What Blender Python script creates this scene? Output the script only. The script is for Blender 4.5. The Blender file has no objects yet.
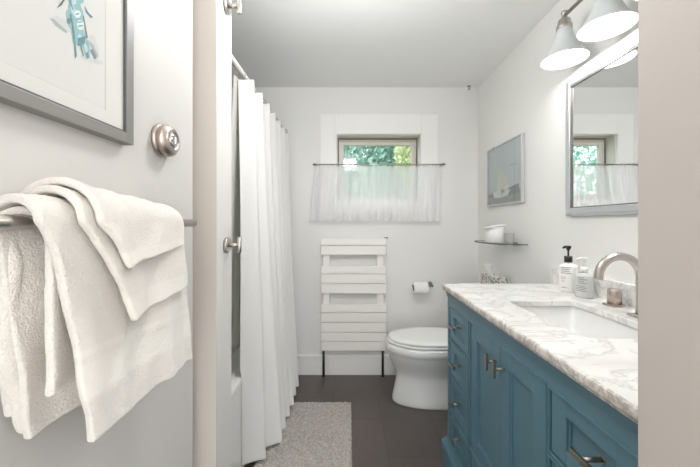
import bpy, bmesh, math, random
from mathutils import Vector, Matrix, noise
PI = math.pi
random.seed(7)
C = bpy.context.scene.collection
SC = bpy.context.scene
F = 315.0; CX = 349.0; CY = 224.0; CZ = 1.17      # lens in pixels, vanishing point, eye height
ROOM_H = 2.235; BACK = 2.455; RW = 1.005

def lin(r, g, b):
    f = lambda c: (c/255/12.92 if c/255 <= 0.04045 else ((c/255+0.055)/1.055)**2.4)
    return (f(r), f(g), f(b), 1)

# ------------------------------------------------------------ materials
def new_mat(name):
    m = bpy.data.materials.new(name); m.use_nodes = True
    nt = m.node_tree; b = nt.nodes['Principled BSDF']
    return m, nt, b
def N(nt, t, **kw):
    n = nt.nodes.new(t)
    for k, v in kw.items():
        if k in n.inputs: n.inputs[k].default_value = v
        else: setattr(n, k, v)
    return n
def mat(name, col, rough=.5, metal=0, bump=0, bscale=50, spec=.5, var=0, vscale=3, sheen=0, coat=0, detail=4):
    m, nt, b = new_mat(name)
    b.inputs['Base Color'].default_value = col
    b.inputs['Roughness'].default_value = rough
    b.inputs['Metallic'].default_value = metal
    b.inputs['Specular IOR Level'].default_value = spec
    b.inputs['Sheen Weight'].default_value = sheen
    b.inputs['Coat Weight'].default_value = coat
    tc = N(nt, 'ShaderNodeTexCoord')
    if var:
        n = N(nt, 'ShaderNodeTexNoise', Scale=vscale, Detail=3.0)
        nt.links.new(tc.outputs['Object'], n.inputs['Vector'])
        mx = N(nt, 'ShaderNodeMix', data_type='RGBA')
        mx.inputs[6].default_value = tuple(c*(1-var) for c in col[:3])+(1,)
        mx.inputs[7].default_value = tuple(min(1, c*(1+var)) for c in col[:3])+(1,)
        nt.links.new(n.outputs['Fac'], mx.inputs[0]); nt.links.new(mx.outputs[2], b.inputs['Base Color'])
    if bump:
        n = N(nt, 'ShaderNodeTexNoise', Scale=bscale, Detail=float(detail))
        nt.links.new(tc.outputs['Object'], n.inputs['Vector'])
        bp = N(nt, 'ShaderNodeBump', Strength=bump, Distance=.002)
        nt.links.new(n.outputs['Fac'], bp.inputs['Height']); nt.links.new(bp.outputs['Normal'], b.inputs['Normal'])
    return m
M = {}
M['wall'] = mat('wall_paint', lin(236, 235, 232), .6, bump=.05, bscale=120, spec=.3)
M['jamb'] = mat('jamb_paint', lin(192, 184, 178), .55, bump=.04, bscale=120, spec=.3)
M['shaded_end'] = mat('end_wall_shade', lin(208, 200, 192), .55, bump=.04, bscale=120, spec=.3)  # divider wall's end face in shade, the darker tone put into the colour
M['divider'] = mat('divider_paint', lin(219, 217, 212), .55, spec=.3)
M['ceil'] = mat('ceiling_paint', lin(244, 244, 243), .7, spec=.2)
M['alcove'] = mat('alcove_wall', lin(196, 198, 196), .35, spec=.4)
M['trim'] = mat('trim_paint', lin(246, 245, 242), .35, spec=.4)
M['door'] = mat('door_paint', lin(202, 199, 195), .5, bump=.03, bscale=90, spec=.4)
M['blue'] = mat('teal_blue_paint', lin(88, 124, 138), .4, bump=.06, bscale=60, spec=.5, var=.05, vscale=5)
M['nickel'] = mat('brushed_nickel', lin(194, 189, 182), .3, 1, bump=.05, bscale=300)
M['darknickel'] = mat('satin_nickel', lin(150, 146, 140), .33, 1)
M['chrome'] = mat('polished_chrome', lin(215, 215, 215), .1, 1)
M['rosenickel'] = mat('warm_nickel', lin(186, 174, 165), .34, 1)
M['bronze'] = mat('pull_metal', lin(150, 143, 132), .3, 1)
M['black'] = mat('black_plastic', lin(18, 18, 18), .35)
M['blackmetal'] = mat('black_metal', lin(28, 26, 26), .4)
M['porcelain'] = mat('white_porcelain', lin(240, 240, 239), .08, spec=.6, coat=.4)
M['tub'] = mat('tub_enamel', lin(236, 235, 232), .15)
M['rad'] = mat('radiator_enamel', lin(248, 245, 240), .35, spec=.4)
M['terry'] = mat('terry_cotton', lin(226, 220, 212), .95, bump=1.0, bscale=420, spec=.1, sheen=.4, detail=6, var=.04, vscale=12)
M['terryband'] = mat('woven_border', lin(230, 225, 217), .85, bump=.25, bscale=500, spec=.15, sheen=.2)
M['paper'] = mat('soft_paper', lin(243, 242, 240), .9, bump=.15, bscale=90, spec=.1)
M['sheen_frame'] = mat('grey_wood_frame', lin(128, 125, 121), .4, bump=.08, bscale=200)
M['framedark'] = mat('frame_rabbet', lin(78, 78, 78), .6)
M['mat_board'] = mat('mat_board', lin(209, 207, 202), .8)
M['print'] = mat('print_paper', lin(205, 204, 200), .8, var=.015, vscale=9)
M['silver'] = mat('silver_frame', lin(205, 208, 212), .3, .7)
M['plastic'] = mat('white_plastic', lin(240, 240, 238), .25, spec=.5)
M['soap'] = mat('translucent_soap', lin(208, 211, 210), .18, spec=.5)
M['label'] = mat('label_ink', lin(135, 132, 130), .6)
M['cork'] = mat('window_wood', lin(196, 182, 168), .5)
M['greymetal'] = mat('grey_metal', lin(130, 128, 124), .4, .6)
M['dark_stripe'] = mat('window_gasket', lin(110, 106, 102), .6)
M['sash'] = mat('sash_vinyl', lin(216, 212, 206), .4)
M['trunk'] = mat('bark', lin(92, 78, 64), .9, bump=.5, bscale=20)
M['lawn'] = mat('lawn_green', lin(88, 120, 70), .9, bump=.5, bscale=60, var=.2, vscale=8)

def glassy(name, tint, refl=.12, trans=.9, rough=.02):
    m, nt, b = new_mat(name); nt.nodes.remove(b)
    out = nt.nodes['Material Output']
    t = N(nt, 'ShaderNodeBsdfTransparent', Color=tint); g = N(nt, 'ShaderNodeBsdfGlossy', Roughness=rough)
    lw = N(nt, 'ShaderNodeLayerWeight'); pw = N(nt, 'ShaderNodeMath', operation='POWER'); pw.inputs[1].default_value = 4
    fr = N(nt, 'ShaderNodeMath', operation='MULTIPLY_ADD'); fr.inputs[1].default_value = .7; fr.inputs[2].default_value = .03
    nt.links.new(lw.outputs['Facing'], pw.inputs[0]); nt.links.new(pw.outputs[0], fr.inputs[0])
    mx = N(nt, 'ShaderNodeMixShader')
    nt.links.new(fr.outputs[0], mx.inputs[0]); nt.links.new(t.outputs[0], mx.inputs[1]); nt.links.new(g.outputs[0], mx.inputs[2])
    nt.links.new(mx.outputs[0], out.inputs['Surface'])
    return m
M['glass'] = glassy('clear_glass', (.97, .99, .985, 1))
M['shelfglass'] = glassy('shelf_glass', (.90, .95, .93, 1))
M['cupglass'] = glassy('cup_glass', (.985, .99, .988, 1))
M['glassedge'] = mat('glass_edge', lin(88, 98, 95), .15)

def cloth_mat(name, col, trans, transp=0, bump=.1):
    m, nt, b = new_mat(name)
    out = nt.nodes['Material Output']
    b.inputs['Base Color'].default_value = col; b.inputs['Roughness'].default_value = .9; b.inputs['Specular IOR Level'].default_value = .1
    t = N(nt, 'ShaderNodeBsdfTranslucent', Color=col)
    mx = N(nt, 'ShaderNodeMixShader', Fac=trans)
    nt.links.new(b.outputs[0], mx.inputs[1]); nt.links.new(t.outputs[0], mx.inputs[2])
    last = mx
    if transp:
        tp = N(nt, 'ShaderNodeBsdfTransparent'); m2 = N(nt, 'ShaderNodeMixShader', Fac=transp)
        nt.links.new(mx.outputs[0], m2.inputs[1]); nt.links.new(tp.outputs[0], m2.inputs[2]); last = m2
    nt.links.new(last.outputs[0], out.inputs['Surface'])
    tc = N(nt, 'ShaderNodeTexCoord'); n = N(nt, 'ShaderNodeTexNoise', Scale=60.0, Detail=5.0)
    nt.links.new(tc.outputs['Object'], n.inputs['Vector'])
    bp = N(nt, 'ShaderNodeBump', Strength=bump, Distance=.004)
    nt.links.new(n.outputs['Fac'], bp.inputs['Height']); nt.links.new(bp.outputs['Normal'], b.inputs['Normal'])
    return m
M['curtain'] = cloth_mat('shower_curtain_cotton', lin(244, 243, 240), .2)
M['sheer'] = cloth_mat('sheer_voile', lin(252, 252, 253), .5, .3, .05)
M['liner'] = cloth_mat('liner_vinyl', lin(236, 235, 230), .4)

def marble():
    m, nt, b = new_mat('white_marble')
    b.inputs['Roughness'].default_value = .2
    tc = N(nt, 'ShaderNodeTexCoord')
    mp = N(nt, 'ShaderNodeMapping'); mp.inputs['Rotation'].default_value = (0, 0, .9); mp.inputs['Scale'].default_value = (1, 1.8, 1)
    nt.links.new(tc.outputs['Object'], mp.inputs['Vector'])
    d = N(nt, 'ShaderNodeTexNoise', Scale=5.0, Detail=8.0, Roughness=.62, Distortion=1.6)
    nt.links.new(mp.outputs[0], d.inputs['Vector'])
    # thin veins where the noise crosses the middle
    s = N(nt, 'ShaderNodeMath', operation='SUBTRACT'); s.inputs[1].default_value = .5
    a = N(nt, 'ShaderNodeMath', operation='ABSOLUTE')
    nt.links.new(d.outputs['Fac'], s.inputs[0]); nt.links.new(s.outputs[0], a.inputs[0])
    r = N(nt, 'ShaderNodeValToRGB'); nt.links.new(a.outputs[0], r.inputs[0])
    r.color_ramp.elements[0].position = 0; r.color_ramp.elements[0].color = lin(216, 214, 211)
    r.color_ramp.elements[1].position = .05; r.color_ramp.elements[1].color = lin(240, 239, 237)
    d2 = N(nt, 'ShaderNodeTexNoise', Scale=3.0, Detail=6.0, Roughness=.6, Distortion=.6)
    nt.links.new(mp.outputs[0], d2.inputs['Vector'])
    r2 = N(nt, 'ShaderNodeValToRGB'); nt.links.new(d2.outputs['Fac'], r2.inputs[0])
    r2.color_ramp.elements[0].position = .38; r2.color_ramp.elements[0].color = (.87, .86, .85, 1)
    r2.color_ramp.elements[1].position = .58; r2.color_ramp.elements[1].color = (1, 1, 1, 1)
    mx = N(nt, 'ShaderNodeMix', data_type='RGBA', blend_type='MULTIPLY'); mx.inputs[0].default_value = 1
    nt.links.new(r.outputs[0], mx.inputs[6]); nt.links.new(r2.outputs[0], mx.inputs[7])
    nt.links.new(mx.outputs[2], b.inputs['Base Color'])
    return m
M['marble'] = marble()
def marble_edge():
    m = M['marble'].copy(); m.name = 'marble_edge'
    nt = m.node_tree
    for n in nt.nodes:
        if n.type == 'VALTORGB' and abs(n.color_ramp.elements[1].position-.05) < .001:
            n.color_ramp.elements[0].color = lin(176, 168, 160); n.color_ramp.elements[1].color = lin(224, 219, 214); n.color_ramp.elements[1].position = .07
        if n.type == 'TEX_NOISE': n.inputs['Scale'].default_value *= 1.6
    m.node_tree.nodes['Principled BSDF'].inputs['Roughness'].default_value = .6
    return m
M['marble_edge'] = marble_edge()

def floor_mat():
    m, nt, b = new_mat('slate_grey_floor_tile')
    tc = N(nt, 'ShaderNodeTexCoord')
    mp = N(nt, 'ShaderNodeMapping'); mp.inputs['Rotation'].default_value = (0, 0, PI/2); mp.inputs['Location'].default_value = (.36, .107, 0)
    nt.links.new(tc.outputs['Object'], mp.inputs['Vector'])
    br = N(nt, 'ShaderNodeTexBrick', Scale=1.0)
    br.inputs['Brick Width'].default_value = .61; br.inputs['Row Height'].default_value = .303
    br.inputs['Mortar Size'].default_value = .0016; br.inputs['Mortar Smooth'].default_value = .2
    br.inputs['Color1'].default_value = lin(98, 88, 83); br.inputs['Color2'].default_value = lin(91, 84, 80)
    br.inputs['Mortar'].default_value = lin(70, 65, 62)
    nt.links.new(mp.outputs[0], br.inputs['Vector'])
    n = N(nt, 'ShaderNodeTexNoise', Scale=4.0, Detail=8.0, Roughness=.65, Distortion=.5)
    nt.links.new(tc.outputs['Object'], n.inputs['Vector'])
    r = N(nt, 'ShaderNodeValToRGB'); nt.links.new(n.outputs['Fac'], r.inputs[0])
    r.color_ramp.elements[0].position = .3; r.color_ramp.elements[0].color = (.82, .8, .79, 1)
    r.color_ramp.elements[1].position = .7; r.color_ramp.elements[1].color = (1, 1, 1, 1)
    mx = N(nt, 'ShaderNodeMix', data_type='RGBA', blend_type='MULTIPLY'); mx.inputs[0].default_value = 1
    nt.links.new(br.outputs['Color'], mx.inputs[6]); nt.links.new(r.outputs[0], mx.inputs[7])
    nt.links.new(mx.outputs[2], b.inputs['Base Color'])
    n2 = N(nt, 'ShaderNodeTexNoise', Scale=9.0, Detail=6.0); nt.links.new(tc.outputs['Object'], n2.inputs['Vector'])
    bp = N(nt, 'ShaderNodeBump', Strength=.35, Distance=.004)
    nt.links.new(n2.outputs['Fac'], bp.inputs['Height']); nt.links.new(bp.outputs['Normal'], b.inputs['Normal'])
    b.inputs['Roughness'].default_value = .34
    return m
M['floor'] = floor_mat()

def rug_mat():
    m, nt, b = new_mat('rug_pile')
    tc = N(nt, 'ShaderNodeTexCoord')
    n = N(nt, 'ShaderNodeTexNoise', Scale=95.0, Detail=6.0, Roughness=.7); nt.links.new(tc.outputs['Object'], n.inputs['Vector'])
    r = N(nt, 'ShaderNodeValToRGB'); nt.links.new(n.outputs['Fac'], r.inputs[0])
    r.color_ramp.elements[0].position = .36; r.color_ramp.elements[0].color = lin(160, 153, 148)
    r.color_ramp.elements[1].position = .62; r.color_ramp.elements[1].color = lin(200, 194, 188)
    nt.links.new(r.outputs[0], b.inputs['Base Color'])
    b.inputs['Roughness'].default_value = .95; b.inputs['Specular IOR Level'].default_value = .1
    bp = N(nt, 'ShaderNodeBump', Strength=.8, Distance=.006)
    nt.links.new(n.outputs['Fac'], bp.inputs['Height']); nt.links.new(bp.outputs['Normal'], b.inputs['Normal'])
    return m
M['rug'] = rug_mat()

def leaf_mat(name, c1, c2):
    m, nt, b = new_mat(name)
    out = nt.nodes['Material Output']
    oi = N(nt, 'ShaderNodeTexCoord'); n = N(nt, 'ShaderNodeTexNoise', Scale=6.0, Detail=2.0)
    nt.links.new(oi.outputs['Object'], n.inputs['Vector'])
    mx = N(nt, 'ShaderNodeMix', data_type='RGBA'); mx.inputs[6].default_value = c1; mx.inputs[7].default_value = c2
    nt.links.new(n.outputs['Fac'], mx.inputs[0]); nt.links.new(mx.outputs[2], b.inputs['Base Color'])
    t = N(nt, 'ShaderNodeBsdfTranslucent'); nt.links.new(mx.outputs[2], t.inputs['Color'])
    ms = N(nt, 'ShaderNodeMixShader', Fac=.35)
    nt.links.new(b.outputs[0], ms.inputs[1]); nt.links.new(t.outputs[0], ms.inputs[2]); nt.links.new(ms.outputs[0], out.inputs['Surface'])
    b.inputs['Roughness'].default_value = .4
    return m
M['leafteal'] = leaf_mat('blue_green_leaves', lin(112, 158, 144), lin(168, 204, 192))
M['leafyellow'] = leaf_mat('yellow_green_leaves', lin(168, 184, 132), lin(212, 218, 184))

def emis(name, col, strength, base=None):
    m, nt, b = new_mat(name)
    b.inputs['Base Color'].default_value = base or col
    b.inputs['Emission Color'].default_value = col; b.inputs['Emission Strength'].default_value = strength
    b.inputs['Roughness'].default_value = .4
    return m
M['shade_out'] = emis('frosted_glass_shade', (1, .98, .95, 1), 0.0, lin(205, 210, 210))
M['shade_in'] = emis('lit_shade_glow', (1, .99, .97, 1), 2.5, lin(255, 255, 255))
M['bulb'] = emis('lit_bulb', (1, .98, .95, 1), 5.0)
M['fill_diffuser'] = emis('fill_diffuser_glow', (1, .98, .95, 1), 3.0)  # glow of the two added ceiling lights
m, nt, b = new_mat('mirror_silvering')
b.inputs['Base Color'].default_value = (.93, .94, .94, 1); b.inputs['Metallic'].default_value = 1; b.inputs['Roughness'].default_value = .01
M['mirror'] = m

# ------------------------------------------------------------ mesh helpers
def box(bm, x0, x1, y0, y1, z0, z1, bev=0, mi=0):
    if x0 > x1: x0, x1 = x1, x0
    if y0 > y1: y0, y1 = y1, y0
    if z0 > z1: z0, z1 = z1, z0
    r = bmesh.ops.create_cube(bm, size=1)
    vs = r['verts']
    for v in vs:
        v.co = Vector(((x0+x1)/2+v.co.x*(x1-x0), (y0+y1)/2+v.co.y*(y1-y0), (z0+z1)/2+v.co.z*(z1-z0)))
    fs = set(f for v in vs for f in v.link_faces)
    for f in fs: f.material_index = mi
    if bev:
        es = list(set(e for v in vs for e in v.link_edges))
        bmesh.ops.bevel(bm, geom=es, offset=bev, segments=2, profile=.5, affect='EDGES')
def ring_pts(c, r, n, ax):
    pts = []
    for i in range(n):
        a = 2*PI*i/n; u, w = r*math.cos(a), r*math.sin(a)
        pts.append(Vector(c) + (Vector((0, u, w)) if ax == 0 else Vector((w, 0, u)) if ax == 1 else Vector((u, w, 0))))
    return pts
def lathe(bm, prof, c, ax=2, n=32, cap=(True, True), mi=0, sgn=1):
    """prof: list of (radius, distance along axis)"""
    rings = []
    for r, d in prof:
        o = Vector(c); o[ax] += d*sgn
        rings.append([bm.verts.new(p) for p in ring_pts(o, max(r, 1e-5), n, ax)])
    for a, b_ in zip(rings, rings[1:]):
        for i in range(n):
            f = bm.faces.new((a[i], a[(i+1) % n], b_[(i+1) % n], b_[i])); f.material_index = mi; f.smooth = True
    if cap[0]: bm.faces.new(rings[0]).material_index = mi
    if cap[1]: bm.faces.new(rings[-1]).material_index = mi
    return rings
def tube(bm, pts, r, n=12, cap=True, mi=0):
    pts = [Vector(p) for p in pts]; rings = []
    rs = r if isinstance(r, (list, tuple)) else [r]*len(pts)
    up = Vector((0, 0, 1)); prev = None
    for i, p in enumerate(pts):
        t = (pts[min(i+1, len(pts)-1)] - pts[max(i-1, 0)]).normalized()
        if prev is None:
            s = t.cross(up)
            if s.length < .01: s = t.cross(Vector((1, 0, 0)))
        else: s = prev - t*prev.dot(t)
        s.normalize(); prev = s; w = t.cross(s)
        rings.append([bm.verts.new(p + rs[i]*(math.cos(2*PI*k/n)*s + math.sin(2*PI*k/n)*w)) for k in range(n)])
    for a, b_ in zip(rings, rings[1:]):
        for k in range(n):
            f = bm.faces.new((a[k], a[(k+1) % n], b_[(k+1) % n], b_[k])); f.smooth = True; f.material_index = mi
    if cap: bm.faces.new(rings[0]).material_index = mi; bm.faces.new(rings[-1]).material_index = mi
def grid(bm, nu, nv, fn, mi=None, uvfn=None):
    vs = [[bm.verts.new(fn(i/nu, j/nv)) for j in range(nv+1)] for i in range(nu+1)]
    for i in range(nu):
        for j in range(nv):
            f = bm.faces.new((vs[i][j], vs[i+1][j], vs[i+1][j+1], vs[i][j+1])); f.smooth = True
            if mi: f.material_index = mi((i+.5)/nu, (j+.5)/nv)
def obj(name, bm, m, parent=None, smooth=False, fix=True):
    if fix: bmesh.ops.recalc_face_normals(bm, faces=bm.faces)
    me = bpy.data.meshes.new(name); bm.to_mesh(me); bm.free()
    for mm in (m if isinstance(m, (list, tuple)) else [m]): me.materials.append(mm if not isinstance(mm, str) else M[mm])
    if smooth:
        for p in me.polygons: p.use_smooth = True
    o = bpy.data.objects.new(name, me); C.objects.link(o)
    if parent:
        o.parent = parent; o.matrix_parent_inverse = Matrix.Translation(-parent.location)
    return o
def tag(o, label, cat, group=None):
    o['label'] = label; o['category'] = cat
    if group: o['group'] = group
    return o
def thing(name, label, cat, loc=(0, 0, 0), group=None):
    o = bpy.data.objects.new(name, None); o.empty_display_size = .05; C.objects.link(o); o.location = loc
    return tag(o, label, cat, group)
def struct(name, bm, m, parent=None):
    o = obj(name, bm, m, parent)
    if parent is None: o['kind'] = 'structure'
    return o
def B(): return bmesh.new()
def bx(name, dims, m, parent=None, bev=0, st=False):
    bm = B(); box(bm, *dims, bev=bev)
    return struct(name, bm, m, parent) if st else obj(name, bm, m, parent)
def mods(o, solid=0, sub=0, offset=0, disp=None):
    if solid:
        s = o.modifiers.new('solid', 'SOLIDIFY'); s.thickness = solid; s.offset = offset
    if sub:
        s = o.modifiers.new('sub', 'SUBSURF'); s.levels = sub; s.render_levels = sub
    if disp:
        for k, (size, st) in enumerate(disp):
            t = bpy.data.textures.new('n%d' % k, 'CLOUDS'); t.noise_scale = size; t.noise_depth = 2
            d = o.modifiers.new('disp', 'DISPLACE'); d.texture = t; d.strength = st; d.mid_level = .5
    return o
def nz(x, y, z=0.0): return noise.noise(Vector((x, y, z)))

# ============================================================ SETTING
bx('floor', (-1.4, 1.25, -1.2, BACK+.12, -.05, 0), 'floor', st=True)
bx('ceiling', (-1.4, 1.25, -1.2, BACK+.12, ROOM_H, ROOM_H+.06), 'ceil', st=True)
# back wall with the window opening
WX0, WX1, WZ0, WZ1 = -.097, .557, 1.36, 1.866
bm = B()
box(bm, -1.4, WX0, BACK, BACK+.16, 0, ROOM_H); box(bm, WX1, 1.15, BACK, BACK+.16, 0, ROOM_H)
box(bm, WX0, WX1, BACK, BACK+.16, 0, WZ0); box(bm, WX0, WX1, BACK, BACK+.16, WZ1, ROOM_H)
struct('wall_back', bm, 'wall')
bx('wall_right', (RW, RW+.1, .38, BACK, 0, ROOM_H), 'wall', st=True)
bx('wall_left', (-1.37, -1.27, 1.02, BACK, 0, ROOM_H), 'alcove', st=True)
bx('wall_divider', (-1.37, -.38, .907, 1.02, 0, ROOM_H), 'divider', st=True, bev=.002)
bx('wall_behind_door', (-.60, -.475, -.10, .907, 0, ROOM_H), 'wall', st=True)
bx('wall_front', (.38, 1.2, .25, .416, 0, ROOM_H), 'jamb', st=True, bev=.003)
bx('wall_hall_left', (-.60, -.50, -1.1, -.10, 0, ROOM_H), 'wall', st=True)
bx('wall_hall_right', (1.15, 1.25, -1.1, .25, 0, ROOM_H), 'wall', st=True)
bm = B()
box(bm, -.60, -.35, -1.2, -1.1, 0, ROOM_H); box(bm, 1.05, 1.25, -1.2, -1.1, 0, ROOM_H); box(bm, -.35, 1.05, -1.2, -1.1, 2.05, ROOM_H); box(bm, -.35, 1.05, -1.2, -1.1, 0, .12)
struct('wall_hall_rear', bm, 'wall')
fill_op = bpy.data.objects.new('fill_opening', None); C.objects.link(fill_op); fill_op['kind'] = 'structure'; fill_op.location = (.35, -1.15, .12)  # framed opening added behind the camera to let in fill daylight
bm = B()
for (a_, b_) in ((-.35, -.30), (.325, .375), (1.0, 1.05)): box(bm, a_, b_, -1.17, -1.13, .12, 2.05, .003)
box(bm, -.35, 1.05, -1.17, -1.13, .12, .18, .003); box(bm, -.35, 1.05, -1.17, -1.13, 2.0, 2.05, .003); obj('fill_opening_frame', bm, 'trim', fill_op)
bx('divider_shade_strip', (-.475, -.380, .902, .907, 0, ROOM_H), 'shaded_end', st=True)  # thin strip carrying the painted shade of the divider's end face
# window casing
bm = B()
ox0, ox1, oz0, oz1 = -.223, .69, 1.24, 2.02
yb = BACK-.018
box(bm, ox0, WX0, yb, BACK, oz0, oz1, .003); box(bm, WX1, ox1, yb, BACK, oz0, oz1, .003)
box(bm, WX0, WX1, yb, BACK, WZ1, oz1, .003); box(bm, WX0, WX1, yb, BACK, oz0, WZ0, .003)
for (a, b_, c, d) in ((WX0-.012, WX0, WZ0-.012, WZ1+.012), (WX1, WX1+.012, WZ0-.012, WZ1+.012)):
    box(bm, a, b_, yb-.006, yb, c, d, .002)
box(bm, WX0-.012, WX1+.012, yb-.006, yb, WZ1, WZ1+.012, .002)
struct('trim_1', bm, 'trim')
# window: jamb liner, wood stop, sash, pane
win = bpy.data.objects.new('window_1', None); C.objects.link(win); win['kind'] = 'structure'; win.location = ((WX0+WX1)/2, BACK+.1, WZ0)
def frame_ring(bm, x0, x1, z0, z1, w, y0, y1, bev=.001, wt=None):
    wt = wt or w
    box(bm, x0, x0+w, y0, y1, z0, z1, bev); box(bm, x1-w, x1, y0, y1, z0, z1, bev)
    box(bm, x0+w, x1-w, y0, y1, z1-wt, z1, bev); box(bm, x0+w, x1-w, y0, y1, z0, z0+wt, bev)
bm = B(); frame_ring(bm, WX0, WX1, WZ0, WZ1, .006, BACK, BACK+.085, 0); obj('jamb_liner', bm, 'sash', win)
bm = B(); frame_ring(bm, WX0+.004, WX1-.004, WZ0+.004, WZ1-.004, .012, BACK+.085, BACK+.12, 0); obj('gasket', bm, 'dark_stripe', win)
bm = B(); box(bm, WX0+.014, WX1-.014, BACK+.088, BACK+.12, WZ1-.036, WZ1-.014); obj('wood_stop', bm, 'cork', win)
bm = B(); frame_ring(bm, WX0+.012, WX1-.012, WZ0+.014, WZ1-.036, .013, BACK+.090, BACK+.12, 0, .013); obj('outer_sash', bm, 'sash', win)
bm = B(); frame_ring(bm, WX0+.024, WX1-.024, WZ0+.024, WZ1-.034, .03, BACK+.095, BACK+.125, .002, .026); obj('sash', bm, 'sash', win)
bx('pane', (WX0+.054, WX1-.054, BACK+.108, BACK+.112, WZ0+.05, WZ1-.06), 'glass', win)
# baseboards
bm = B(); box(bm, -.50, 1.005, BACK-.016, BACK, 0, .135, .002); box(bm, -.50, 1.005, BACK-.022, BACK, .135, .155, .004)
struct('baseboard_back', bm, 'trim')
bx('baseboard_right', (RW-.016, RW, 1.56, BACK-.022, 0, .155), 'trim', st=True, bev=.003)
# open door with its thumb turn
dr = bpy.data.objects.new('door_1', None); C.objects.link(dr); dr['kind'] = 'structure'; dr.location = (-.44, .05, 0)
bx('door_panel', (-.46, -.42, .05, .848, .01, 2.03), 'door', dr, bev=.0025)
ly, lz = .703, 1.356
bm = B(); lathe(bm, [(.036, 0), (.037, .003), (.034, .009), (.030, .010)], (-.42, ly, lz), 0, 40)
lk = obj('lock_rosette', bm, 'rosenickel', dr)
bm = B(); lathe(bm, [(.024, 0), (.024, .006)], (-0.4150, ly, lz), 0, 32); obj('lock_collar', bm, 'blackmetal', lk)
bm = B(); lathe(bm, [(.026, 0), (.034, .002), (.036, .007), (.034, .014), (.028, .020), (.021, .0235), (.019, .0225), (.017, .020)], (-0.4125, ly, lz), 0, 48)
obj('lock_knob', bm, 'rosenickel', lk)
bm = B(); lathe(bm, [(.0165, 0), (.0165, .0015), (.014, .004), (.009, .0055), (.0005, .006)], (-.3927, ly, lz), 0, 32); box(bm, -.388, -.3845, ly-.0025, ly+.0025, lz-.008, lz+.008, .0006)
obj('thumb_turn', bm, 'chrome', lk)

# ============================================================ PICTURES
def P(px, py, X):
    """a spot measured on the photograph, on the plane x = X"""
    Y = F*X/(px-CX); return Vector((X, Y, CZ+(CY-py)*Y/F))
fr = thing('picture_frame', 'grey-framed print of a teal figure on the white door above the towel bar', 'picture', (-.42, .35, 1.316))
fy0, fy1, fz0, fz1, fw = .06, .586, 1.316, 1.96, .0185
bm = B()
def yring(bm, y0, y1, z0, z1, w, x0, x1, bev=.001):
    box(bm, x0, x1, y0, y0+w, z0, z1, bev); box(bm, x0, x1, y1-w, y1, z0, z1, bev)
    box(bm, x0, x1, y0+w, y1-w, z1-w, z1, bev); box(bm, x0, x1, y0+w, y1-w, z0, z0+w, bev)
yring(bm, fy0, fy1, fz0, fz1, fw, -.42, -.40); obj('frame', bm, 'sheen_frame', fr)
bm = B(); yring(bm, fy0+fw, fy1-fw, fz0+fw, fz1-fw, .0025, -.416, -.4012, 0); obj('frame_lip', bm, 'framedark', fr)
bx('mat_board', (-.418, -.405, fy0+fw, fy1-fw, fz0+fw, fz1-fw), 'mat_board', fr)
a = P(105, 95, -.405)
bm = B(); box(bm, -.405, -.4048, .14, a.y, 1.36, 1.9); prn = obj('print', bm, 'print', fr)
bm = B()
box(bm, -.405, -.4045, a.y, a.y+.0010, 1.36, 1.902)
obj('mat_bevel', bm, mat('bevel_shade', lin(190, 188, 184), .7), fr)
# the printed figure: flat shapes of ink
inkX = -.4047
def ink(name, polys, col, X=inkX):
    mm = mat('ink_'+name, col, .8)
    for k, poly in enumerate(polys):
        bm = B(); bm.faces.new([bm.verts.new(P(x, y, X+.00003*k)) for x, y in poly])
        r = bmesh.ops.extrude_face_region(bm, geom=list(bm.faces))
        for g in r['geom']:
            if isinstance(g, bmesh.types.BMVert): g.co.x -= .0002
        obj(name, bm, mm, prn)
def ell(cx, cy, rx, ry, rot=0, n=20, wob=0):
    c, s = math.cos(rot), math.sin(rot)
    return [(cx+rx*math.cos(t)*(1+wob*math.sin(5*t))*c-ry*math.sin(t)*s, cy+rx*math.cos(t)*s+ry*math.sin(t)*c) for t in [2*PI*k/n for k in range(n)]]
ink('wash_shadow', [ell(68, 27, 18, 4, .65, wob=.1), ell(94, 47, 4, 13, -.25, wob=.15), ell(92, 60, 12, 3, .3)], lin(194, 196, 195), -.40475)
ink('grey_brush_mark', [[(50, 18), (54, 19), (68, 32), (66, 33), (56, 26)], [(88, 40), (93, 44), (99, 57), (94, 56)]], lin(160, 165, 166), -.4046)
ink('teal_body', [ell(76, 14, 7.5, 15, -.2, wob=.06), [(66, 12), (72, 4), (82, 26), (89, 44), (90, 58), (86, 58), (82, 46), (73, 43), (71, 30), (67, 22)], [(66, -8), (72, -9), (76, 0), (82, -6), (84, 2), (78, 6), (70, 6)]], lin(140, 176, 178), -.4045)
ink('teal_dark', [[(72, 27), (74, 27), (77, 56), (75, 59), (74, 44)], [(84, 42), (87, 44), (89, 58), (87, 59)], ell(69, 21, 2, 3), [(62, 5), (66, -3), (67, -2), (57, 8)], [(85, 6), (88, 12), (93, 17), (91, 18), (86, 12)], [(78, 38), (86, 36), (84, 44), (78, 46)]], lin(98, 136, 140), -.40425)
ink('cream_panel', [ell(77.5, 14, 3.4, 4, -.2), ell(80.5, 25, 3.8, 5, -.2)], lin(205, 218, 214), -.4041)
ink('pale_patch', [ell(73, 10, 2.2, 5, -.2), ell(80, 38, 2, 4, -.3), ell(86, 48, 1.5, 5, -.2), ell(74, 2, 2.5, 3)], lin(178, 202, 202), -.40415)
ink('shadow_streak', [[(70, 14), (71.5, 14), (75, 34), (73.5, 34)], [(83, 16), (84, 16), (88, 38), (86.5, 38)], [(80, 44), (81, 44), (84, 56), (83, 56)], [(90, 50), (93, 49), (97, 58), (95, 59)]], lin(120, 130, 134), -.40405)
ink('fine_outline', [ell(77.5, 14, 2.2, .7, -.2), ell(80.5, 26, 2.8, .8, -.2), ell(80, 22, 2.6, .6, -.2), [(69, 0), (70, 0), (74, 10), (73, 10)]], lin(120, 148, 150), -.4039)

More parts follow.
